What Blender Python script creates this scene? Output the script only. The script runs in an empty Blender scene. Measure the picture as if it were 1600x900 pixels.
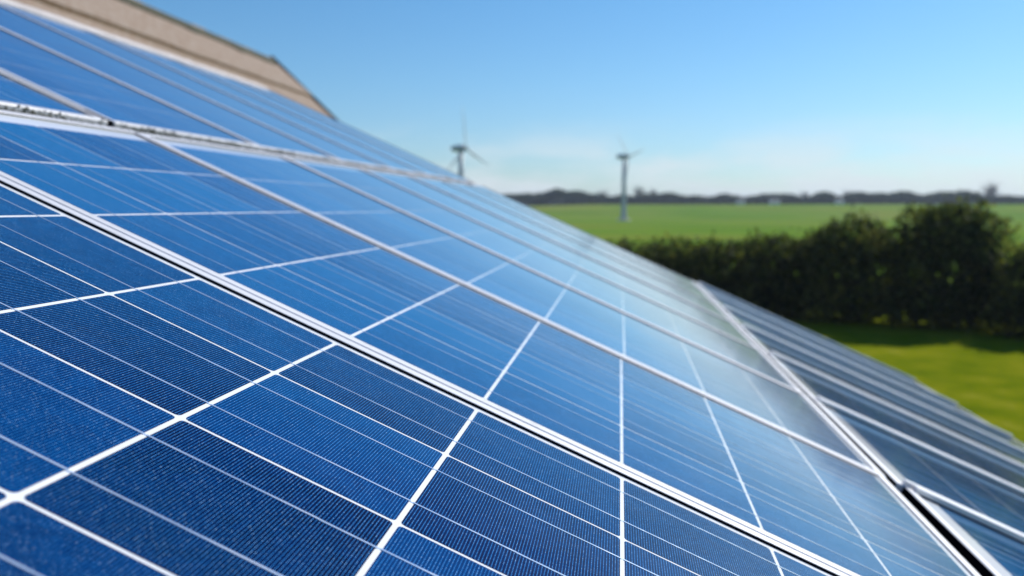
import bpy, bmesh, math, random
from mathutils import Vector, Matrix, noise
R = math.radians
rnd = random.Random(11)
SC = bpy.context.scene
COL = SC.collection
U = 0.158                                   # one solar cell pitch in metres

# ------------------------------------------------------------------ helpers
def link(o, parent=None):
    COL.objects.link(o)
    if parent: o.parent = parent
    return o
def tag(o, label=None, cat=None, group=None, kind=None):
    if label: o['label'] = label
    if cat: o['category'] = cat
    if group: o['group'] = group
    if kind: o['kind'] = kind
    return o
def empty(name, loc=(0, 0, 0), rot=None):
    o = bpy.data.objects.new(name, None); o.empty_display_size = .2
    o.location = loc
    if rot is not None: o.rotation_euler = rot
    return link(o)
def mesh_obj(name, bm, mat, parent=None, smooth=False):
    me = bpy.data.meshes.new(name); bm.normal_update(); bm.to_mesh(me); bm.free()
    if smooth:
        for p in me.polygons: p.use_smooth = True
    for m in (mat if isinstance(mat, (list, tuple)) else [mat]): me.materials.append(m)
    return link(bpy.data.objects.new(name, me), parent)
def inst(src, parent=None, loc=None):
    o = src.copy(); COL.objects.link(o)
    if parent: o.parent = parent
    if loc is not None: o.location = loc
    return o
def copy_tree(o, parent=None):
    c = o.copy(); COL.objects.link(c)
    if parent: c.parent = parent
    for ch in list(o.children): copy_tree(ch, c)
    return c
def box(bm, lo, hi, mi=0):
    x0, y0, z0 = lo; x1, y1, z1 = hi
    v = [bm.verts.new(p) for p in ((x0,y0,z0),(x1,y0,z0),(x1,y1,z0),(x0,y1,z0),(x0,y0,z1),(x1,y0,z1),(x1,y1,z1),(x0,y1,z1))]
    for f in ((3,2,1,0),(4,5,6,7),(0,1,5,4),(1,2,6,5),(2,3,7,6),(3,0,4,7)):
        q = bm.faces.new([v[i] for i in f]); q.material_index = mi
    return v
def prism(bm, pts, d, mi=0):
    """closed prism: polygon pts swept by vector d"""
    a = [bm.verts.new(p) for p in pts]; b = [bm.verts.new(Vector(p) + Vector(d)) for p in pts]
    n = len(pts)
    fs = [bm.faces.new(a[::-1]), bm.faces.new(b)]
    for i in range(n): fs.append(bm.faces.new((a[i], a[(i+1) % n], b[(i+1) % n], b[i])))
    for f in fs: f.material_index = mi
    bmesh.ops.recalc_face_normals(bm, faces=fs)
def tube(bm, pts, rads, n=10):
    rings = []
    for i, p in enumerate(pts):
        p = Vector(p); q = Vector(pts[min(i+1, len(pts)-1)]) - Vector(pts[max(i-1, 0)])
        q.normalize(); a = q.orthogonal().normalized(); b = q.cross(a)
        rings.append([bm.verts.new(p + (a*math.cos(2*math.pi*k/n) + b*math.sin(2*math.pi*k/n))*rads[i]) for k in range(n)])
    for r0, r1 in zip(rings, rings[1:]):
        for k in range(n): bm.faces.new((r0[k], r0[(k+1) % n], r1[(k+1) % n], r1[k]))
    bm.faces.new(rings[0][::-1]); bm.faces.new(rings[-1])

# ------------------------------------------------------------------ materials
class M:
    def __init__(s, name):
        s.m = bpy.data.materials.new(name); s.m.use_nodes = True
        s.t = s.m.node_tree; s.n = s.t.nodes; s.l = s.t.links
        s.b = s.n['Principled BSDF']
    def node(s, typ, **kw):
        n = s.n.new(typ)
        for k, v in kw.items(): setattr(n, k, v)
        return n
    def math(s, op, a, b=None, clamp=False):
        n = s.node('ShaderNodeMath', operation=op, use_clamp=clamp)
        for i, x in enumerate((a, b)):
            if x is None: continue
            if isinstance(x, (int, float)): n.inputs[i].default_value = x
            else: s.l.new(x, n.inputs[i])
        return n.outputs[0]
    def mix(s, f, a, b):
        n = s.node('ShaderNodeMix', data_type='RGBA')
        for i, x in ((0, f), (6, a), (7, b)):
            if isinstance(x, (int, float)): n.inputs[i].default_value = x
            elif isinstance(x, tuple): n.inputs[i].default_value = (*x, 1) if len(x) == 3 else x
            else: s.l.new(x, n.inputs[i])
        return n.outputs[2]
    def noise(s, scale, detail=4, rough=.55, coord='Object', vec=None, stretch=None):
        n = s.node('ShaderNodeTexNoise'); n.inputs['Scale'].default_value = scale
        n.inputs['Detail'].default_value = detail; n.inputs['Roughness'].default_value = rough
        if vec is None: vec = s.coord(coord)
        if stretch:
            mp = s.node('ShaderNodeMapping'); mp.inputs['Scale'].default_value = stretch
            s.l.new(vec, mp.inputs[0]); vec = mp.outputs[0]
        s.l.new(vec, n.inputs['Vector'])
        return n.outputs['Fac']
    def coord(s, which):
        return s.node('ShaderNodeTexCoord').outputs[which]
    def ramp(s, f, stops):
        n = s.node('ShaderNodeValToRGB'); s.l.new(f, n.inputs[0])
        e = n.color_ramp.elements
        while len(e) < len(stops): e.new(.5)
        for i, (p, c) in enumerate(stops):
            e[i].position = p; e[i].color = (*c, 1) if isinstance(c, tuple) else (c, c, c, 1)
        return n.outputs[0]
    def set(s, **kw):
        for k, v in kw.items():
            k = k.replace('_', ' ')
            if isinstance(v, (int, float)): s.b.inputs[k].default_value = v
            elif isinstance(v, tuple): s.b.inputs[k].default_value = (*v, 1)
            else: s.l.new(v, s.b.inputs[k])
        return s
    def bump(s, h, strength, dist=.01, target='Normal'):
        n = s.node('ShaderNodeBump'); n.inputs['Strength'].default_value = strength
        n.inputs['Distance'].default_value = dist
        s.l.new(h, n.inputs['Height']); s.l.new(n.outputs[0], s.b.inputs[target])
def glassy(k):
    """anti-reflection glass over the laminate: little mirror at steep angles, a strong one at grazing angles"""
    lw = k.node('ShaderNodeLayerWeight'); lw.inputs['Blend'].default_value = .5
    f = k.ramp(lw.outputs['Facing'], [(0, .008), (.58, .022), (.75, .10), (.84, .33), (.89, .68), (.93, .86), (1, 1.0)])
    tint = k.ramp(lw.outputs['Facing'], [(.5, (.42, .80, 1.0)), (.78, (.50, .86, 1.0)), (.90, (.90, .97, 1.0)), (.96, (1, 1, 1))])
    gl = k.node('ShaderNodeBsdfGlossy'); gl.inputs['Roughness'].default_value = .085; k.l.new(tint, gl.inputs['Color'])
    mx = k.node('ShaderNodeMixShader'); k.l.new(f, mx.inputs[0]); k.l.new(k.b.outputs[0], mx.inputs[1]); k.l.new(gl.outputs[0], mx.inputs[2])
    # thin film of dust and weathering on the glass: a weak, wide gloss that glows towards the sun
    hz_ = k.node('ShaderNodeBsdfGlossy'); hz_.inputs['Roughness'].default_value = .40; hz_.inputs['Color'].default_value = (.96, .98, 1, 1)
    pos = k.node('ShaderNodeNewGeometry').outputs['Position']
    p1 = k.noise(2.2, 5, .6, vec=pos); p2 = k.noise(45, 5, .7, vec=pos, stretch=(.4, 1, .4))
    amt = k.math('ADD', .022, k.math('MULTIPLY', k.ramp(p1, [(.3, .15), (.75, 1.0)]), k.math('MULTIPLY', k.ramp(p2, [(.3, .35), (.7, 1.0)]), .075)))
    amt = k.math('MULTIPLY', amt, k.ramp(lw.outputs['Facing'], [(.58, .06), (.72, .35), (.82, .85), (.9, .85)]))
    pz = k.node('ShaderNodeSeparateXYZ'); k.l.new(pos, pz.inputs[0])          # wide gloss turned down by height to keep sun sheen off the bottom row
    amt = k.math('MULTIPLY', amt, k.math('ADD', .10, k.math('MULTIPLY', .9, k.math('MULTIPLY', k.math('SUBTRACT', pz.outputs[2], 3.18), 14.0, True))))
    m2 = k.node('ShaderNodeMixShader'); k.l.new(amt, m2.inputs[0]); k.l.new(mx.outputs[0], m2.inputs[1]); k.l.new(hz_.outputs[0], m2.inputs[2])
    k.l.new(m2.outputs[0], k.n['Material Output'].inputs[0])

def mat_cell():
    k = M('polycrystalline_silicon')
    uv = k.coord('UV'); sep = k.node('ShaderNodeSeparateXYZ'); k.l.new(uv, sep.inputs[0])
    u, v = sep.outputs[0], sep.outputs[1]
    info = k.node('ShaderNodeObjectInfo')
    rv = info.outputs['Random']
    # per-cell texture offset so that no two cells carry the same crystal pattern
    off = k.node('ShaderNodeVectorMath', operation='ADD')
    cmb = k.node('ShaderNodeCombineXYZ')
    k.l.new(k.math('MULTIPLY', rv, 91.7), cmb.inputs[0]); k.l.new(k.math('MULTIPLY', rv, 37.3), cmb.inputs[1])
    k.l.new(uv, off.inputs[0]); k.l.new(cmb.outputs[0], off.inputs[1])
    vo = k.node('ShaderNodeTexVoronoi', feature='F1'); vo.inputs['Scale'].default_value = 13.0
    vo.inputs['Randomness'].default_value = 1
    k.l.new(off.outputs[0], vo.inputs['Vector'])
    sp = k.node('ShaderNodeSeparateColor'); k.l.new(vo.outputs['Color'], sp.inputs[0])
    crystal = sp.outputs[0]
    big = k.noise(1.3, 2, vec=off.outputs[0])
    odd = k.math('MULTIPLY', k.math('MULTIPLY', rv, rv), .8)
    tone = k.math('ADD', odd, k.math('ADD', k.math('MULTIPLY', crystal, .22), k.math('MULTIPLY', big, .34)))
    navy = k.ramp(tone, [(.10, (.0, .0026, .026)), (.42, (.0, .0088, .060)), (.90, (.0, .034, .140))])
    teal = k.ramp(tone, [(.10, (.0, .036, .110)), (.42, (.0, .072, .190)), (.90, (.0, .115, .27))])
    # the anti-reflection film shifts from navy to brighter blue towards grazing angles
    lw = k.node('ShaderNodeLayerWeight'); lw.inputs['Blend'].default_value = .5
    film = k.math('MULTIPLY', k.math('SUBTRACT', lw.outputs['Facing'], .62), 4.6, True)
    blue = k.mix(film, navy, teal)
    # printed silver fingers
    ph = k.math('ABSOLUTE', k.math('SUBTRACT', k.math('FRACT', k.math('MULTIPLY', v, 68.0)), .5))
    rag = k.noise(160, 2, vec=off.outputs[0], stretch=(.5, 1.2, 1))
    duty = k.math('ADD', .06, k.math('MULTIPLY', rag, .12))
    fing = k.math('MULTIPLY', k.math('SUBTRACT', duty, ph), 14.0, True)
    inside = k.math('MULTIPLY', k.math('GREATER_THAN', k.math('SUBTRACT', .484, k.math('ABSOLUTE', k.math('SUBTRACT', u, .5))), 0),
                    k.math('GREATER_THAN', k.math('SUBTRACT', .49, k.math('ABSOLUTE', k.math('SUBTRACT', v, .5))), 0))
    fing = k.math('MULTIPLY', fing, inside)
    spark = k.noise(230, 3, vec=off.outputs[0], stretch=(.35, 1, 1))
    fcol = k.ramp(spark, [(.36, (.008, .13, .42)), (.56, (.04, .28, .70)), (.72, (.44, .72, 1.0))])
    geo = k.node('ShaderNodeNewGeometry').outputs['Position']
    d1 = k.noise(5, 5, .65, vec=geo); d2 = k.noise(70, 4, .7, vec=geo, stretch=(.35, 1, .35))
    dust = k.math('MULTIPLY', k.ramp(d1, [(.42, 0.0), (.75, 1.0)]), k.ramp(d2, [(.35, .15), (.7, 1.0)]))
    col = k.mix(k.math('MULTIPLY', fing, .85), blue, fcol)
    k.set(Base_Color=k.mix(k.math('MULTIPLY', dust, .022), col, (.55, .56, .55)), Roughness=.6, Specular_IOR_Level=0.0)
    glassy(k)
    return k.m
def mat_busbar():
    k = M('tinned_ribbon')
    n = k.noise(60, 3, stretch=(1, .25, 1))
    k.set(Base_Color=k.ramp(n, [(.3, (.42, .56, .74)), (.55, (.70, .80, .90)), (.72, (.95, .97, 1))]), Metallic=.55, Roughness=.26)
    k.bump(n, .6, .003)
    glassy(k)
    return k.m
def mat_backsheet():
    k = M('white_backsheet')
    n = k.noise(6, 3)
    k.set(Base_Color=k.ramp(n, [(.3, (.74, .77, .80)), (.7, (.82, .83, .83))]), Roughness=.6, Specular_IOR_Level=0.0)
    glassy(k)
    return k.m
def mat_frame():
    k = M('weathered_white_aluminium')
    n = k.noise(14, 6, .65); n2 = k.noise(90, 4, .7)
    dirt = k.math('MULTIPLY', k.ramp(n, [(.5, 0.0), (.75, 1.0)]), k.ramp(n2, [(.42, 0.0), (.66, 1.0)]))
    base = k.ramp(k.noise(3, 3), [(.3, (.70, .685, .68)), (.7, (.79, .775, .775))])
    k.set(Base_Color=k.mix(k.math('MULTIPLY', dirt, .55), base, (.30, .27, .20)), Roughness=.42, Metallic=.12)
    k.bump(n2, .08, .002)
    return k.m
def mat_plain(name, col, rough=.6, var=.25, scale=8, metallic=0, bump=0):
    k = M(name); n = k.noise(scale, 5, .6)
    k.set(Base_Color=k.ramp(n, [(.3, tuple(c*(1-var) for c in col)), (.7, tuple(min(1, c*(1+var)) for c in col))]), Roughness=rough, Metallic=metallic)
    if bump: k.bump(n, bump, .01)
    return k.m
def mat_tile():
    k = M('weathered_clay_tile')
    n = k.noise(5, 6, .65); n2 = k.noise(38, 5, .7)
    c = k.ramp(n, [(.3, (.31, .20, .13)), (.5, (.40, .295, .215)), (.68, (.47, .38, .30))])
    c = k.mix(k.math('MULTIPLY', k.ramp(n2, [(.55, 0.0), (.75, 1.0)]), .35), c, (.20, .16, .10))
    k.set(Base_Color=c, Roughness=.9); k.bump(n2, .5, .006)
    return k.m
def mat_leaf(name, stops):
    k = M(name)
    gn = k.node('ShaderNodeNewGeometry'); g = gn.outputs['Random Per Island']
    cl = k.noise(1.1, 3, .6, vec=gn.outputs['Position'], stretch=(1, 1, .55))
    g = k.math('ADD', k.math('MULTIPLY', g, .62), k.math('MULTIPLY', k.math('SUBTRACT', cl, .38), 1.3), True)
    k.set(Base_Color=k.ramp(g, stops), Roughness=.7, Specular_IOR_Level=.08)
    tr = k.node('ShaderNodeBsdfTranslucent'); mx = k.node('ShaderNodeMixShader'); mx.inputs[0].default_value = .36
    hs = k.ramp(g, [(p, (c[0]*1.5, c[1]*1.6, c[2]*.7)) for p, c in stops]); k.l.new(hs, tr.inputs[0])
    k.l.new(k.b.outputs[0], mx.inputs[1]); k.l.new(tr.outputs[0], mx.inputs[2])
    k.l.new(mx.outputs[0], k.n['Material Output'].inputs[0])
    return k.m
def mat_ground():
    k = M('field_grass')
    geo = k.node('ShaderNodeNewGeometry').outputs['Position']
    n = k.noise(.05, 5, .6, vec=geo, stretch=(.35, 1, 1)); n2 = k.noise(.8, 6, .7, vec=geo); n3 = k.noise(14, 4, .7, vec=geo)
    far = k.ramp(n, [(.34, (.26, .25, .05)), (.46, (.19, .28, .035)), (.56, (.14, .27, .025)), (.66, (.09, .19, .02))])
    near = k.ramp(n2, [(.28, (.08, .13, .006)), (.44, (.155, .20, .006)), (.6, (.235, .25, .010)), (.76, (.36, .33, .06))])
    sep = k.node('ShaderNodeSeparateXYZ'); k.l.new(geo, sep.inputs[0])
    f = k.math('MULTIPLY', k.math('SUBTRACT', sep.outputs[1], 30.0), .08, True)
    c = k.mix(f, near, far)
    c = k.mix(k.math('MULTIPLY', n3, .3), c, (.06, .09, .002))
    k.set(Base_Color=c, Roughness=1, Specular_IOR_Level=0.0)
    k.bump(n3, .6, .05)
    return k.m

CELL, BUS, BACK, FRAME = mat_cell(), mat_busbar(), mat_backsheet(), mat_frame()
RAIL = mat_plain('bright_anodised_rail', (.80, .79, .79), .38, .05, 6, .45)
BLACK = mat_plain('matt_black', (.004, .004, .006), 1.0)  # matt black for sealant, gutter and the shade painted on frames and gaps
BLACK.node_tree.nodes['Principled BSDF'].inputs['Specular IOR Level'].default_value = 0
DECK = mat_plain('dark_roof_membrane', (.02, .02, .022), .9, .3, 20)
TILE = mat_tile()
FLASH = mat_plain('pale_mortar_flashing', (.62, .57, .54), .8, .15, 12, 0, .4)
BARGE = mat_plain('dark_stained_timber', (.022, .018, .015), .8, .4, 30)
BRICK = mat_plain('red_brick_wall', (.28, .14, .09), .9, .3, 25, 0, .4)
MOSS = mat_plain('olive_moss', (.085, .085, .055), 1, .45, 60)
STEEL = mat_plain('grey_painted_steel', (.42, .45, .48), .5, .06, 2)
BLADE = mat_plain('pale_grey_blade_paint', (.42, .45, .48), .45, .05, 2)
BARK = mat_plain('grey_brown_bark', (.075, .06, .045), .95, .4, 12, 0, .5)
TWIG = mat_plain('bare_twigs', (.09, .075, .075), .95, .3, 12)
HEDGE = mat_leaf('dark_evergreen_leaf', [(0, (.014, .020, .011)), (.35, (.036, .052, .018)), (.7, (.11, .125, .034)), (1, (.22, .20, .055))])
FARLEAF = mat_leaf('far_dark_leaf', [(0, (.022, .040, .050)), (1, (.055, .075, .075))])
RENDER = mat_plain('white_render', (.8, .79, .76), .8, .05)
SLATE = mat_plain('grey_slate', (.12, .12, .13), .7, .2)
GROUND = mat_ground()

# ------------------------------------------------------------------ roof plane frame
HC = 3.7                                              # camera height above the lawn
V = Vector((.91325, 0, -.40740)); N = Vector((.40740, 0, .91325)); UU = Vector((0, 1, 0))
ORG = Vector((0, 0, HC)) + U*(5.6846*UU - 5.2884*V - 1.5264*N)
def roof(u, v, h=0): return ORG + U*(u*UU + v*V + h*N)
ROT = Matrix((UU, -V, N)).transposed().to_euler()     # panel local axes: x along the row, y up the slope, z out of the roof

# ------------------------------------------------------------------ one solar panel (4 x 9 cells)
NU, NV = 4, 9
ML, LIP, MT = .055, .097, .215        # margins and frame lip in cell units
LT = .100
FH, FD = .017, .300                   # lip above the glass, frame depth below it
X0, X1 = -ML, NU + ML                 # glass opening
Y0, Y1 = -MT, NV + ML                 # v of glass opening, top and bottom
def loc(u, v, h): return Vector(((u - NU/2)*U, -(v - NV/2)*U, (h + FD)*U))
def build_panel():
    root = empty('solar_panel')
    # frame ring: mitred, with a small bevel on the outer top edge
    bm = bmesh.new()
    prof = [(0, -.004), (0, FH - .004), (.004, FH), (LIP - .008, FH), (LIP, FH - .008), (LIP, -FD), (LIP - .02, -FD), (LIP - .02, -.02), (.0, -.02)]
    rings = []
    for d, h in prof:
        s = d*LT/LIP
        rings.append([bm.verts.new(loc(*p, h)) for p in ((X0 - d, Y0 - s), (X1 + d, Y0 - s), (X1 + d, Y1 + d), (X0 - d, Y1 + d))])
    n = len(rings)
    for i in range(n):
        a, b = rings[i], rings[(i+1) % n]
        for c in range(4): bm.faces.new((a[c], b[c], b[(c+1) % 4], a[(c+1) % 4]))
    bmesh.ops.recalc_face_normals(bm, faces=bm.faces[:])
    fr_ = mesh_obj('frame', bm, FRAME, root)
    # backsheet (the white seen between the cells and round them)
    bm = bmesh.new(); a, b = loc(X0 - .01, Y1 + .01, -.014), loc(X1 + .01, Y0 - .01, -.0010)
    box(bm, a, b); mesh_obj('backsheet', bm, BACK, root)
    # thin sealant line; the tall black side strips paint shade on the lip faces
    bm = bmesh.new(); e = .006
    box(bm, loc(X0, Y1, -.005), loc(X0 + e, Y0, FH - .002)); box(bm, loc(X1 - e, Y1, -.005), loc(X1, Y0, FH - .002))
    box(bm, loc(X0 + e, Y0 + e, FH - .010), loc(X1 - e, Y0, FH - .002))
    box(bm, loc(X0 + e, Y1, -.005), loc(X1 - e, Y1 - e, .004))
    mesh_obj('seal_and_shade', bm, BLACK, fr_)
    # solar cells: one mesh, 36 children
    bm = bmesh.new(); gu, gv, ch = .0090, .0120, .020
    pts = []
    for (cx, cy, sx, sy) in ((gu, gv, 1, 1), (1-gu, gv, -1, 1), (1-gu, 1-gv, -1, -1), (gu, 1-gv, 1, -1)):
        p = [(cx, cy + sy*ch), (cx + sx*ch*.3, cy + sy*ch*.3), (cx + sx*ch, cy)]
        pts += p if sx*sy > 0 else p[::-1]
    vs = [bm.verts.new((((x - .5)*U), -((y - .5)*U), 0)) for x, y in pts]
    f = bm.faces.new(vs[::-1]); uvl = bm.loops.layers.uv.new('UVMap')
    f.normal_update()
    for lp in f.loops: lp[uvl].uv = (lp.vert.co.x/U + .5, lp.vert.co.y/U + .5)
    first = mesh_obj('solar_cell', bm, CELL, root)
    first.location = loc(.5, .5, 0)
    for j in range(NV):
        for i in range(NU):
            if i or j: inst(first, root, loc(i + .5, j + .5, 0))
    # busbar ribbons, two per column of cells
    for q in range(2):
        bm = bmesh.new()
        for j in range(NV):
            o = rnd.uniform(-.006, .006); w = .0056*rnd.uniform(.9, 1.15)
            m_ = 4
            for s in range(m_):
                a0 = .006 + s*(1 - .012)/m_; a1 = .006 + (s+1)*(1 - .012)/m_
                o2 = o + rnd.uniform(-.0012, .0012); w2 = w*rnd.uniform(.93, 1.07)
                box(bm, ((o2 - w2)*U, -((j + a1) - NV/2)*U, .0004*U), ((o2 + w2)*U, -((j + a0) - NV/2)*U, .0022*U))
            if j: box(bm, ((o - .005)*U, -((j + .008) - NV/2)*U, -.0012*U), ((o + .005)*U, -((j - .008) - NV/2)*U, -.0004*U))
        src = mesh_obj('busbar', bm, BUS, root)
        for i in range(NU):
            uu = i + (.26, .735)[q]
            (src if i == 0 else inst(src, root)).location = ((uu - NU/2)*U, 0, FD*U)
    return root
PANEL = build_panel()
def frame_of(panel): return [c for c in panel.children if c.name.startswith('frame')][0]
def side_rails(panel, rh=.058):
    # taller pressed side rails on the frames of the bottom row
    for u0, u1 in ((X0 - .086, X0 - .004), (X1 + .004, X1 + .086)):
        bm = bmesh.new(); box(bm, loc(u0, Y1 - .03, FH + .0005), loc(u1, Y0 - .02, FH + rh))
        bmesh.ops.bevel(bm, geom=bm.edges[:], offset=.0007, segments=1, affect='EDGES')
        mesh_obj('side_rail', bm, RAIL, frame_of(panel))
    bm = bmesh.new(); box(bm, loc(X0 - LIP, Y0 - LT - .001, -.24), loc(X1 + LIP, Y0 - LT - .012, FH - .008)); mesh_obj('gap_shade', bm, BLACK, frame_of(panel))  # black strip painting the row gap's shade on the upslope frame face
PITCH_U, PITCH_V = 4.3208, 9.70
def moss_on(panel, seed, dens):
    r = random.Random(seed); bm = bmesh.new()
    for _ in range(dens):
        u = r.uniform(X0, X1) if r.random() < .55 else r.gauss(r.choice((.4, 1.1, 2.9)), .25)
        u = min(max(u, X0 - .05), X1 + .05)
        s = r.uniform(.004, .014); h = -r.uniform(.030, .075) - (.05 if r.random() < .15 else 0)
        m = Matrix.Translation(loc(u, Y1 + LIP + .001, h + (.05 if r.random() < .12 else 0))) @ Matrix.Diagonal((s*1.7*U, s*.5*U, s*U, 1))
        bmesh.ops.create_icosphere(bm, subdivisions=1, radius=1, matrix=m)
    return mesh_obj('moss', bm, MOSS, frame_of(panel))

ordn = ['first', 'second', 'third', 'fourth', 'fifth', 'sixth', 'seventh', 'eighth']
labels = {
 ('main', -1): 'dark blue solar panel filling the lower left corner, nearest of the middle row',
 ('main', 0): 'second solar panel of the middle row, sharp blue cells between two crisp white frame lines',
 ('main', 1): 'third solar panel of the middle row, just beyond the crisp second frame line',
 ('main', 2): 'fourth solar panel along the middle row, slightly out of focus',
 ('main', 3): 'fifth solar panel along the middle row, pale with sky reflection',
 ('main', 4): 'sixth solar panel along the middle row, blurred, third from its far end',
 ('main', 5): 'seventh solar panel along the middle row, blurred, second from its far end',
 ('main', 6): 'farthest solar panel of the middle row, its edge against hedge and field',
 ('up', 0): 'nearest solar panel of the top row, cut off by the left edge, mossy frame below',
 ('up', 1): 'second solar panel of the top row, right of the black gap in the mossy rail',
 ('up', 2): 'third solar panel of the top row, blue, its upper part beside the left edge',
 ('up', 3): 'fourth solar panel along the top row, reaching the pale mortar strip at top left',
 ('up', 4): 'fifth solar panel along the top row, blurred, below the tiled roof',
 ('up', 5): 'sixth solar panel along the top row, blurred, second from its far end',
 ('up', 6): 'farthest solar panel of the top row, its edge against the open sky',
 ('low', -1): 'near end solar panel of the bottom row, just past the lower right corner',
 ('low', 0): 'nearest solar panel of the bottom row, dark blue piece in the lower right corner',
 ('low', 1): 'second solar panel of the bottom row, dark blue below the white double rail',
 ('low', 2): 'third solar panel of the bottom row, narrow dark blue strip between white frames',
 ('low', 3): 'fourth solar panel along the bottom row, thin dark line between pale frames',
 ('low', 4): 'fifth solar panel along the bottom row, mostly pale frame at this angle',
 ('low', 5): 'sixth solar panel along the bottom row, second from the lawn edge',
 ('low', 6): 'farthest solar panel of the bottom row, its pale edge against the lawn',
}
rows = {'main': (0.0, 0.0, range(-1, 7)), 'up': (-PITCH_V - .0, -.14, range(-1, 7)), 'low': (PITCH_V, -.02, range(-1, 7))}
labels[('up', -1)] = 'near end solar panel of the top row, just past the left edge'
jr = random.Random(4)
placed = 0; first_low = None
for row, (v0, du, ks) in rows.items():
    for k in ks:
        if row == 'low' and first_low is None:
            p = first_low = copy_tree(PANEL); side_rails(p)
        elif row == 'low' and k == 3:
            p = far_low = copy_tree(PANEL); side_rails(p, .085)
        elif row == 'low': p = copy_tree(far_low if k > 3 else first_low)
        else: p = PANEL if placed == 0 else copy_tree(PANEL)
        placed += 1
        dv = 0.0
        if row == 'main' and k >= 1: dv = .045 + jr.uniform(-.01, .01)
        if row == 'low' and k >= 1: dv = -.085 + jr.uniform(-.01, .01)
        if row == 'low' and k < 1: dv = .01
        d_ = du + (.13 if row == 'up' and k >= 1 else 0)
        p.location = roof(k*PITCH_U + NU/2 + d_, v0 + NV/2 + dv, -FD + (0 if k < 2 else jr.uniform(-.004, .004)))
        p.rotation_euler = ROT
        tag(p, labels[(row, k)], 'solar panel', f"solar panels in the {dict(main='middle', up='top', low='bottom')[row]} row")
for o in [o for o in COL.objects if o.get('category') == 'solar panel' and 'top row' in o['label']]:
    moss_on(o, len(o['label']), 900)
    if 'nearest' not in o['label'] and 'near end' not in o['label']:
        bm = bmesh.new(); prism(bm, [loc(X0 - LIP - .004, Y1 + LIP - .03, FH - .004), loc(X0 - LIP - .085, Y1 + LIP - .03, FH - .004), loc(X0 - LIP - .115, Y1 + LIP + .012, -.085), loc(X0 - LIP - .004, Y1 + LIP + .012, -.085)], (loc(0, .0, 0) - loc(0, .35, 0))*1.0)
        mesh_obj('notch_shade', bm, BLACK, frame_of(o))  # black filler added to paint the shadow in the gap between two frames

# ------------------------------------------------------------------ the building under the panels
house = empty('house', (-1.2, 3.0, 0))
tag(house, 'low outbuilding carrying the three rows of solar panels, white capping along its ridge', 'building')
def part_of(root, name, bm, mat, smooth=False):
    bmesh.ops.translate(bm, verts=bm.verts[:], vec=-root.location)
    return mesh_obj(name, bm, mat, root, smooth)
YN, YE = -2.6, .898 + 30.15*U                   # gable ends of the outbuilding
top = roof(0, -10.38, -FD - .03); top.y = 0
eave = roof(0, 19.0, -FD - .03)
SB = V.z/V.x                                     # fall of the panel slope (dz/dx)
back_x = top.x - 2.3; back_z = top.z + (top.x - back_x)*SB
xr = eave.x - .35
prof = [(back_x + .2, 0), (xr, 0), (xr, eave.z - .35*SB - .10), (top.x, top.z - .12), (back_x + .2, back_z - .02)]
bm = bmesh.new(); prism(bm, [(x, YN + .12, z) for x, z in prof], (0, YE - YN - .24, 0)); part_of(house, 'wall', bm, BRICK)
bm = bmesh.new()
prism(bm, [(top.x, YN, top.z), (eave.x, YN, eave.z), (eave.x, YN, eave.z - .06), (top.x, YN, top.z - .06)], (0, YE - YN, 0)); part_of(house, 'roof_deck', bm, DECK)
bm = bmesh.new()
prism(bm, [(top.x - .003, YN, top.z), (top.x - .003, YN, top.z - .06), (back_x, YN, back_z - .06), (back_x, YN, back_z)], (0, YE - YN, 0)); part_of(house, 'rear_slope', bm, DECK)
# pale capping along the ridge, lapping down to the top row
bm = bmesh.new(); fr = random.Random(3); y = YN; prev = None
yend = YE + .02
while y < yend:
    w = fr.uniform(-.03, .03)
    ring = [roof(0, -9.99, .028), roof(0, -9.99, .016), roof(0, -10.05, .010), roof(0, -10.06, -FD), roof(0, -10.38, -FD), roof(0, -10.60, -.14), roof(0, -10.60, -.11), roof(0, -10.38 + w*.4, .075 + w*.5), roof(0, -10.16, .07 + w*.5)]
    ring = [bm.verts.new((p.x, y, p.z)) for p in ring]
    if prev:
        for i in range(9): bm.faces.new((prev[i], prev[(i+1) % 9], ring[(i+1) % 9], ring[i]))
    else: bm.faces.new(ring[::-1])
    prev = ring; y += fr.uniform(.06, .14)
bm.faces.new(prev); bmesh.ops.recalc_face_normals(bm, faces=bm.faces[:]); part_of(house, 'ridge_capping', bm, FLASH)
# gutter at the eave
bm = bmesh.new(); e = roof(0, 19.0, -FD - .1)
ring = [(e.x + .06 + .055*math.cos(t), YN, e.z - .02 + .055*math.sin(t)) for t in [R(180 + 18*i) for i in range(11)]]
ring += [(e.x + .06 + .048*math.cos(t), YN, e.z - .02 + .048*math.sin(t)) for t in [R(360 - 18*i) for i in range(11)]]
prism(bm, ring, (0, YE - YN, 0)); part_of(house, 'gutter', bm, BLACK)

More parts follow.
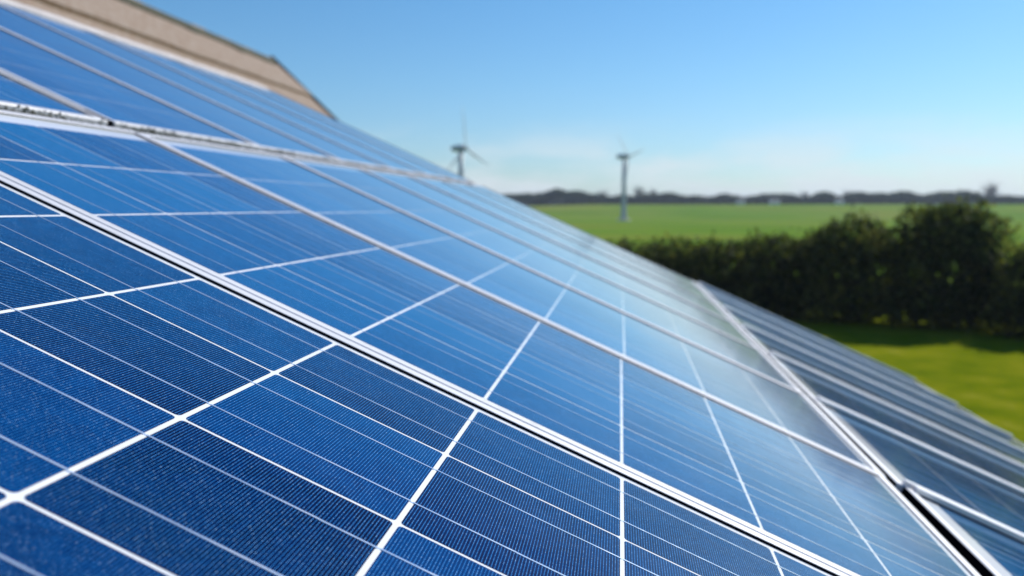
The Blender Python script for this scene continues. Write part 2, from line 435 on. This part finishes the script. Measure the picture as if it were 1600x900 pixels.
# the barn behind, up to the left: tan sheeted roof, dark verge board at its far gable
KB = 6.0                                         # metres here are those of the near roof times KB
T = R(44)
SD = Vector((math.cos(T), 0, -math.sin(T))); SN = Vector((math.sin(T), 0, math.cos(T)))
JB = Vector((-2.349*KB, 0, HC + .781*KB))
def slope(y, s, h=0): return Vector((JB.x, y, JB.z)) - SD*(s*U*KB) + SN*h
RS = 3.45
BN, BF = 6.0, (.898 + 36.9*U)*KB
rdg = slope(0, RS)
barn = empty('barn', (rdg.x, (BN + BF)/2, 0)); tag(barn, 'big barn behind the panels with a tan sheeted roof and dark verge', 'barn')
EV = -4.4                                        # eave, in the same slope units
ev = slope(0, EV); bw = rdg.x - (ev.x - rdg.x)
bm = bmesh.new()
prism(bm, [(p[0], BN + .3, p[1]) for p in ((bw + .4, 0), (ev.x - .4, 0), (ev.x - .4, ev.z - .1), (rdg.x, rdg.z - .5), (bw + .4, ev.z - .1))], (0, BF - BN - .6, 0)); part_of(barn, 'wall', bm, BRICK)
bm = bmesh.new(); tr = random.Random(8)
def sheet(s0, s1, lift, far=False):
    """one course of corrugated sheets, the lower edge lapping over the course below"""
    y = BN; dy = .0732/2; i = 0; rows_ = []
    while y <= BF:
        c = .012*math.cos(i*math.pi/2); j = .03*noise.noise(Vector((y*.55, s0, 0)))
        lo = slope(y, s0 + j/U/KB*2, lift + c); hi = slope(y, s1, c)
        if far: lo = Vector((2*rdg.x - lo.x, lo.y, lo.z)); hi = Vector((2*rdg.x - hi.x, hi.y, hi.z))
        d = Vector((SN.x if not far else -SN.x, 0, SN.z))*(.045 + lift*.8)
        rows_.append([bm.verts.new(p) for p in (lo, hi, lo - d)]); y += dy; i += 1
    for a_, b_ in zip(rows_, rows_[1:]):
        bm.faces.new((a_[0], a_[1], b_[1], b_[0])); bm.faces.new((a_[2], a_[0], b_[0], b_[2]))
sheet(EV, -1.55, .06); sheet(-1.75, .85, .09); sheet(.65, 3.4, .15)
sheet(EV, 3.4, .05, True)
bmesh.ops.recalc_face_normals(bm, faces=bm.faces[:]); part_of(barn, 'sheeted_roof', bm, TILE, False)
# ridge caps with dark open laps and moss under them
bm = bmesh.new(); y = BN
while y < BF - .1:
    L = min(1.15, BF - y); o = tr.uniform(-.02, .02)
    pts = [(rdg.x - .42, rdg.z - .36 + o), (rdg.x - .10, rdg.z + .02 + o), (rdg.x + .10, rdg.z + .02 + o), (rdg.x + .42, rdg.z - .36 + o), (rdg.x + .40, rdg.z - .40 + o), (rdg.x, rdg.z - .04 + o), (rdg.x - .40, rdg.z - .40 + o)]
    prism(bm, [(x, y + .01, z) for x, z in pts], (0, L - .02, 0)); y += 1.15
part_of(barn, 'ridge_cap', bm, TILE)
bm = bmesh.new(); prev = None; y = BN
while y < BF - .2:
    h = max(0, noise.noise(Vector((y*.55, 2.2, 0))))*.8
    ring = [slope(y, RS - .62 - h*.6, .02), slope(y, RS - .3, .0), slope(y, RS - .3, .16), slope(y, RS - .58 - h*.6, .13)]
    ring = [bm.verts.new(p) for p in ring]
    if prev:
        for i in range(4): bm.faces.new((prev[i], prev[(i+1) % 4], ring[(i+1) % 4], ring[i]))
    else: bm.faces.new(ring[::-1])
    prev = ring; y += .3
bm.faces.new(prev); bmesh.ops.recalc_face_normals(bm, faces=bm.faces[:]); part_of(barn, 'moss', bm, MOSS)
bm = bmesh.new()
prism(bm, [slope(BF, EV, -.5), slope(BF, EV, .16), slope(BF, RS + .1, .16), slope(BF, RS + .1, -.5)], (0, .16, 0)); part_of(barn, 'bargeboard', bm, BARGE)

# ------------------------------------------------------------------ ground
def gz(x, y):
    t = min(max((y - 250)/170, 0), 1); t = t*t*(3 - 2*t)
    z = 4.95*t - (1.2*min(max((-x - 15)/40, 0), 1) if y > 60 else 0)*t
    return z + .12*noise.noise(Vector((x*.02, y*.02, 0)))*min(max((y-20)/60, 0), 1)
bm = bmesh.new()
xs = [-3000, -1500, -700, -400, -250, -150, -100, -60, -30, -15, 0, 15, 30, 60, 100, 150, 200, 260, 350, 500, 900, 1600, 3000]
ys = [-400, -100, -20, 0, 15, 30, 45, 60, 90, 120, 160, 200, 240, 260, 280, 300, 320, 340, 360, 380, 400, 420, 450, 500, 700, 1200, 2500, 4500]
g = [[bm.verts.new((x, y, gz(x, y))) for x in xs] for y in ys]
for j in range(len(ys)-1):
    for i in range(len(xs)-1): bm.faces.new((g[j][i], g[j][i+1], g[j+1][i+1], g[j+1][i]))
tag(mesh_obj('ground', bm, GROUND, None, True), kind='structure')

# ------------------------------------------------------------------ foliage
def leaf_cloud(bm, blobs, n, size, seed, up=.25):
    r = random.Random(seed); tot = sum(b[3]*b[4]*b[5] for b in blobs)
    for bx, by, bz, rx, ry, rz in blobs:
        for _ in range(int(n*rx*ry*rz/tot)):
            while True:
                d = Vector((r.uniform(-1, 1), r.uniform(-1, 1), r.uniform(-1, 1)))
                if .05 < d.length < 1: break
            d = d.normalized()*(d.length**.6)
            if noise.noise(Vector((d.x*2.3 + seed, d.y*2.3 + bx, d.z*2.3 + bz))) < -.14: continue
            c = Vector((bx + d.x*rx, by + d.y*ry, bz + d.z*rz))
            if c.z < .05: continue
            c += Vector((r.gauss(0, .10), r.gauss(0, .10), abs(r.gauss(0, .16)) - .06))
            a = Vector((r.gauss(0, 1), r.gauss(0, 1), r.gauss(0, 1) + up)).normalized(); b = a.orthogonal().normalized()
            b = (Matrix.Rotation(r.uniform(0, 6.28), 3, a) @ b); s = size*r.uniform(.6, 1.4); e = a.cross(b)
            bm.faces.new([bm.verts.new(c + p) for p in (-b*s, e*s*.55, b*s, -e*s*.55)])
def bush(name, x, y, blobs, label, cat, seed, n=12000, size=.095, group=None):
    n = int(n*2) if n < 12000 else n
    k_ = 1.12 if 'shrub' in name else 1.0
    blobs = [(b[0]*k_, b[1], b[2], b[3]*k_, b[4]*k_, b[5]) for b in blobs] + [(-.6, -.1, .55, 1.5, 1.2, .75), (.7, .1, .5, 1.5, 1.2, .7)]
    z = gz(x, y)
    root = empty(name, (x, y, z)); tag(root, label, cat, group)
    r = random.Random(seed)
    bm = bmesh.new(); h = max(b[2] for b in blobs)
    tube(bm, [(0, 0, -.1), (.03, .02, h*.35), (.0, .05, h*.8)], [.11, .08, .03], 8)
    for b in blobs:
        for _ in range(3):
            e = Vector((b[0] + r.uniform(-.5, .5)*b[3], b[1] + r.uniform(-.5, .5)*b[4], b[2] + r.uniform(-.2, .7)*b[5]))
            s = Vector((0, 0, h*r.uniform(.15, .5))); tube(bm, [s, (s + e)/2 + Vector((0, 0, .12)), e], [.05, .03, .01], 6)
    mesh_obj('trunk', bm, BARK, root, True)
    bm = bmesh.new(); leaf_cloud(bm, blobs, n, size, seed); mesh_obj('crown', bm, HEDGE, root)
    return root
HG = 'shrubs of the dark hedge beyond the lawn'
# x, y, blobs (centre, radii)
bush('hedge_shrub', -2.3, 34.2, [(0, 0, 1.0, 1.5, 1.1, 1.15), (.7, .2, 1.3, 1.0, .9, 1.0), (-.9, 0, 1.0, 1.0, 1.0, 1.1)], 'low dark hedge shrub at the far left, half hidden by the panel edge', 'shrub', 21, group=HG)
bush('hedge_shrub', 1.0, 32.6, [(0, 0, 1.1, 1.6, 1.2, 1.3), (-.8, .1, 1.5, 1.0, .9, .95), (.9, 0, 1.3, 1.0, 1.0, 1.2)], 'low dark hedge shrub directly below the right hand wind turbine', 'shrub', 22, group=HG)
bush('hedge_shrub', 3.5, 31.6, [(0, 0, 1.1, 1.5, 1.2, 1.35), (.8, 0, 1.4, .9, .9, 1.1), (-.7, .2, 1.5, .9, .9, 1.0)], 'low dark hedge shrub between the turbine shrub and the ragged one', 'shrub', 23, group=HG)
bush('hedge_shrub', 5.4, 30.6, [(0, 0, 1.2, 1.3, 1.2, 1.5), (-.5, 0, 1.9, .7, .7, .9), (.6, 0, 1.2, .9, 1, 1.3)], 'ragged dark hedge shrub left of the round topped shrub', 'shrub', 24, group=HG)
bush('hedge_shrub', 7.4, 29.6, [(0, 0, 1.5, 1.45, 1.3, 1.75), (.2, 0, 2.4, 1.05, 1.0, .95), (-.6, .1, 2.0, .9, .9, .95), (.9, 0, 1.7, .8, .9, 1.2)], 'round topped dark hedge shrub in the middle of the hedge', 'shrub', 25, 6500, group=HG)
bush('hedge_tree', 10.0, 28.4, [(0, 0, 1.7, 1.6, 1.4, 1.9), (-.7, 0, 2.75, .95, .95, 1.0), (.4, .1, 2.9, 1.05, 1.0, .95), (1.1, 0, 2.4, .9, .9, 1.15), (-1.1, 0, 1.7, .8, .9, 1.4), (.2, .3, 1.6, 1.5, .8, 1.5), (1.0, 0, 1.1, .9, .9, 1.1)], 'tallest dark bushy tree of the hedge, near the right edge', 'tree', 26, 9000)
bush('hedge_shrub', 12.4, 26.6, [(0, 0, 1.2, 1.4, 1.2, 1.5), (.6, 0, 1.7, .9, .9, .95), (-.6, 0, 1.4, .9, .9, 1.2)], 'brownish dark hedge shrub cut off by the right edge', 'shrub', 27, group=HG)
bush('hedge_shrub', 14.9, 24.6, [(0, 0, 1.3, 1.6, 1.3, 1.4), (.4, 0, 1.8, 1.0, 1.0, .9)], 'dark hedge shrub just past the right edge of the photo', 'shrub', 28, group=HG)
bush('hedge_tree', 18.0, 22.4, [(0, 0, 1.5, 1.9, 1.5, 1.6), (.4, 0, 2.1, 1.3, 1.2, 1.1)], 'bushy tree at the end of the hedge past the right edge', 'tree', 29, 7000)

# far wood along the skyline: one mass that nobody could count
bm = bmesh.new(); r = random.Random(5)
def skyline(x):
    h = 4.6 + 2.4*noise.noise(Vector((x*.03, 3.1, 0))) + 2.4*noise.noise(Vector((x*.11, 9.1, 0)))
    h += 2.6*math.exp(-((x + 27)/14)**2)
    return max(h, 1.6)
for i in range(38000):
    x = r.uniform(-240, 300); y = 432 + r.uniform(-5, 9); hh = skyline(x); z = gz(x, y) + hh*r.random()**.9
    a = Vector((r.gauss(0, 1), r.gauss(0, 1) - .8, r.gauss(0, 1))).normalized(); b = a.orthogonal().normalized(); e = a.cross(b); s = r.uniform(.5, 1.1)
    c = Vector((x, y, z)); bm.faces.new([bm.verts.new(c + p) for p in (-b*s, e*s*.7, b*s, -e*s*.7)])
tag(mesh_obj('far_wood', bm, FARLEAF), 'dark band of distant hedges and woodland along the horizon', 'woodland', kind='stuff')
# single bare trees standing above it
def bare_tree(x, y, h, w, label, seed):
    root = empty('bare_tree', (x, y, gz(x, y))); tag(root, label, 'tree', 'bare trees on the skyline')
    r = random.Random(seed); bm = bmesh.new()
    tube(bm, [(0, 0, -.2), (.1, 0, h*.3), (0, 0, h*.62)], [.35, .26, .12], 7); mesh_obj('trunk', bm, BARK, root, True)
    bm = bmesh.new()
    for _ in range(46):
        z0 = h*r.uniform(.22, .6); an = r.uniform(0, 6.28); rr = w*r.uniform(.4, 1)
        e = Vector((math.cos(an)*rr, math.sin(an)*rr, min(h, z0 + h*r.uniform(.12, .42)))); s = Vector((0, 0, z0)); m = (s + e)/2 + Vector((0, 0, -.1*h*.3))
        tube(bm, [s, m, e], [.12, .075, .03], 5)
        for _ in range(7):
            t = r.uniform(.4, 1); p = s.lerp(e, t); q = p + Vector((r.gauss(0, 1), r.gauss(0, 1), abs(r.gauss(0, 1)) + .5))*h*.085
            tube(bm, [p, q], [.055, .02], 4)
    mesh_obj('crown', bm, TWIG, root)
for a in ((9.2, 436, 9.2, 3.2, 'bare tree on the skyline just right of the right hand turbine', 1), (15.5, 437, 7.6, 3.0, 'second bare tree right of the right hand turbine', 2),
          (-8.5, 437, 7.0, 3.2, 'bare tree on the skyline just left of the right hand turbine', 3), (-50, 438, 6.8, 3.6, 'bare tree on the skyline just past the far panel edge', 4),
          (88, 437, 6.2, 2.6, 'small bare tree on the skyline above the round topped shrub', 5), (107.5, 436, 7.2, 2.8, 'bare tree on the skyline above and left of the tallest hedge tree', 6),
          (150, 438, 6.3, 2.5, 'slim bare tree on the skyline left of the biggest one', 7), (172, 436, 11.2, 4.6, 'biggest bare tree on the skyline near the right edge', 8),
          (41, 438, 4.8, 2.5, 'small bare tree alone on the skyline in mid field', 9)):
    bare_tree(*a)
# white farm houses glinting in front of the wood
for hx, hy, w, label in ((55.7, 421, 3.4, 'leftmost of three tiny white farmhouses on the horizon'), (71.5, 424, 4.6, 'middle one of three tiny white farmhouses on the horizon'), (100.3, 422, 3.2, 'rightmost of three tiny white farmhouses on the horizon')):
    root = empty('farmhouse', (hx, hy, gz(hx, hy))); tag(root, label, 'house', 'white farmhouses on the horizon')
    bm = bmesh.new(); box(bm, (-w/2, -2, -.2), (w/2, 2, 1.5)); mesh_obj('wall', bm, RENDER, root)
    bm = bmesh.new(); prism(bm, [(-w/2 - .2, -2.2, 1.503), (-w/2 - .2, 2.2, 1.503), (-w/2 - .2, 0, 2.5)], (w + .4, 0, 0)); mesh_obj('roof', bm, SLATE, root)
    bm = bmesh.new(); box(bm, (-.35, -2.03, 0), (.25, -2.004, 1.1)); mesh_obj('door', bm, BARGE, root)

# ------------------------------------------------------------------ wind turbines
def turbine(x, y, hub, yaw, phase, bl, label):
    z = gz(x, y); root = empty('wind_turbine', (x, y, z), (0, 0, yaw)); tag(root, label, 'wind turbine', 'small wind turbines in the field')
    H = hub - z
    bm = bmesh.new(); tube(bm, [(0, 0, -.3), (0, 0, 1.2), (0, 0, H*.5), (0, 0, H - .35)], [.85, .78, .62, .46], 20); mesh_obj('tower', bm, STEEL, root, True)
    bm = bmesh.new(); tube(bm, [(0, 0, -.3), (0, 0, .35), (0, 0, .4)], [2.0, 1.9, 1.7], 20); mesh_obj('foundation', bm, FLASH, root)
    bm = bmesh.new(); tube(bm, [(0, -1.05, H), (0, -1.0, H), (0, -.7, H + .02), (0, .6, H + .03), (0, 2.2, H + .06), (0, 2.5, H + .08)], [.2, .6, .75, .8, .6, .3], 14)
    mesh_obj('nacelle', bm, STEEL, root, True)
    bm = bmesh.new(); tube(bm, [(0, -1.95, H), (0, -1.85, H), (0, -1.5, H), (0, -1.08, H)], [.05, .22, .40, .42], 14); hub_ = mesh_obj('hub', bm, STEEL, root, True)
    for q in range(3):
        an = phase + q*2*math.pi/3
        rad = Vector((math.sin(an), 0, math.cos(an))); tan = Vector((math.cos(an), 0, -math.sin(an))); ax = Vector((0, 1, 0))
        bm = bmesh.new(); rings = []
        for i in range(9):
            t = i/8; rr = .3 + t*(bl - .3); ch = (.16 + .42*min(t/.2, 1)) if t < .2 else .58*(1 - .78*(t - .2)/.8); tw = R(18)*(1 - t)
            th = .14*ch + (.10 if i == 0 else 0)
            cd = (tan*math.cos(tw) + ax*math.sin(tw)); cn = rad.cross(cd)
            c = Vector((0, -1.4, H)) + rad*rr
            rings.append([bm.verts.new(c + cd*ch*(p - .3) + cn*th*s) for p, s in ((0, 0), (.2, 1), (.6, .7), (1, 0), (.6, -.5), (.2, -.8))])
        for a, b in zip(rings, rings[1:]):
            for k in range(6): bm.faces.new((a[k], a[(k+1) % 6], b[(k+1) % 6], b[k]))
        bm.faces.new(rings[0]); bm.faces.new(rings[-1]); bmesh.ops.recalc_face_normals(bm, faces=bm.faces[:])
        mesh_obj('blade', bm, BLADE, hub_, True)
turbine(-33.6, 184, 16.0, R(62), R(-8), 8.7, 'left wind turbine rising behind the solar panel edge')
turbine(.9, 245, 17.5, R(58), R(-47), 8.6, 'right wind turbine standing alone in the green field')

# ------------------------------------------------------------------ air
k = bpy.data.materials.new('thin_haze'); k.use_nodes = True; t_ = k.node_tree; t_.nodes.remove(t_.nodes['Principled BSDF'])
pv = t_.nodes.new('ShaderNodeVolumePrincipled'); pv.inputs['Color'].default_value = (.78, .88, 1, 1); pv.inputs['Density'].default_value = .0003; pv.inputs['Anisotropy'].default_value = .2
t_.links.new(pv.outputs[0], t_.nodes['Material Output'].inputs['Volume'])
bm = bmesh.new(); box(bm, (-3050, -450, -4), (3050, 4550, 34))
hz = tag(mesh_obj('haze', bm, k), 'thin bluish haze over the fields', kind='stuff')
SC.cycles.volume_max_steps = 64

# ------------------------------------------------------------------ light, sky, camera
AZ, EL = R(40), R(37)
sd = Vector((math.sin(AZ)*math.cos(EL), math.cos(AZ)*math.cos(EL), math.sin(EL)))
L = bpy.data.lights.new('sun', 'SUN'); L.energy = 4.2; L.angle = R(.53); L.color = (1, .955, .89)
so = link(bpy.data.objects.new('sun', L)); so.rotation_euler = sd.to_track_quat('Z', 'Y').to_euler(); so.location = (20, 10, 40)
w = bpy.data.worlds.new('World'); SC.world = w; w.use_nodes = True
nt = w.node_tree; nn = nt.nodes; ll = nt.links; bg = nn['Background']
sky = nn.new('ShaderNodeTexSky'); sky.sky_type = 'NISHITA'; sky.sun_disc = False; sky.sun_elevation = EL; sky.sun_rotation = AZ
sky.altitude = 0; sky.air_density = 1.0; sky.dust_density = 0.3; sky.ozone_density = 1.6
# thin fair weather cloud low over the horizon, by direction
tc = nn.new('ShaderNodeTexCoord'); sp = nn.new('ShaderNodeSeparateXYZ'); ll.new(tc.outputs['Generated'], sp.inputs[0])
mp = nn.new('ShaderNodeMapping'); mp.inputs['Scale'].default_value = (7, 7, 26); ll.new(tc.outputs['Generated'], mp.inputs[0])
nz = nn.new('ShaderNodeTexNoise'); nz.inputs['Scale'].default_value = 1.0; nz.inputs['Detail'].default_value = 7; nz.inputs['Roughness'].default_value = .55
ll.new(mp.outputs[0], nz.inputs['Vector'])
r1 = nn.new('ShaderNodeValToRGB'); ll.new(nz.outputs['Fac'], r1.inputs[0]); r1.color_ramp.elements[0].position = .42; r1.color_ramp.elements[1].position = .60
band = nn.new('ShaderNodeValToRGB'); ll.new(sp.outputs[2], band.inputs[0]); be = band.color_ramp.elements
be[0].position = 0; be[0].color = (1, 1, 1, 1); be[1].position = .10; be[1].color = (0, 0, 0, 1); e = be.new(.035); e.color = (.8, .8, .8, 1)
mu = nn.new('ShaderNodeMath'); mu.operation = 'MULTIPLY'; ll.new(r1.outputs[0], mu.inputs[0]); ll.new(band.outputs[0], mu.inputs[1])
mu2 = nn.new('ShaderNodeMath'); mu2.operation = 'MULTIPLY'; ll.new(mu.outputs[0], mu2.inputs[0]); mu2.inputs[1].default_value = .85
tint = nn.new('ShaderNodeMix'); tint.data_type = 'RGBA'; tint.blend_type = 'MULTIPLY'; tint.inputs[0].default_value = 1; ll.new(sky.outputs[0], tint.inputs[6]); tr_ = nn.new('ShaderNodeValToRGB'); ll.new(sp.outputs[2], tr_.inputs[0]); te = tr_.color_ramp.elements
te[0].position = 0; te[0].color = (.57, .72, .93, 1); te[1].position = .36; te[1].color = (.24, .62, 1.02, 1); e = te.new(.14); e.color = (.48, .765, .975, 1); e = te.new(.23); e.color = (.43, .77, 1.0, 1)
ll.new(tr_.outputs[0], tint.inputs[7])
mx = nn.new('ShaderNodeMix'); mx.data_type = 'RGBA'; ll.new(mu2.outputs[0], mx.inputs[0]); ll.new(tint.outputs[2], mx.inputs[6]); mx.inputs[7].default_value = (6.7, 7.25, 7.6, 1)
ll.new(mx.outputs[2], bg.inputs['Color']); bg.inputs['Strength'].default_value = .1

cam = bpy.data.cameras.new('camera'); cam.sensor_width = 36; cam.lens = 36*1367.19/1600; cam.clip_start = .02; cam.clip_end = 8000
co = link(bpy.data.objects.new('camera', cam))
rt, up, fw = Vector((.99246269, .12254721, 0)), Vector((-.01128139, .09136364, .99575369)), Vector((-.12202683, .98824838, -.09205751))
m = Matrix((rt, up, -fw)).transposed().to_4x4(); m.translation = (0, 0, HC); co.matrix_world = m
cam.dof.use_dof = True; cam.dof.focus_distance = 4.25*U; 
KPX = 10.8                                             # blur disc of the far distance, in pixels of a 1600 px frame
cam.dof.aperture_fstop = (cam.lens/1000)/(KPX/1367.19*cam.dof.focus_distance)
cam.dof.aperture_blades = 0
SC.camera = co
vs = SC.view_settings; vs.view_transform = 'Standard'; vs.look = 'None'; vs.exposure = 0.25; vs.gamma = 1; vs.use_curve_mapping = False
SC.cycles.max_bounces = 6; SC.cycles.caustics_reflective = False; SC.cycles.caustics_refractive = False
SC.cycles.use_denoising = True
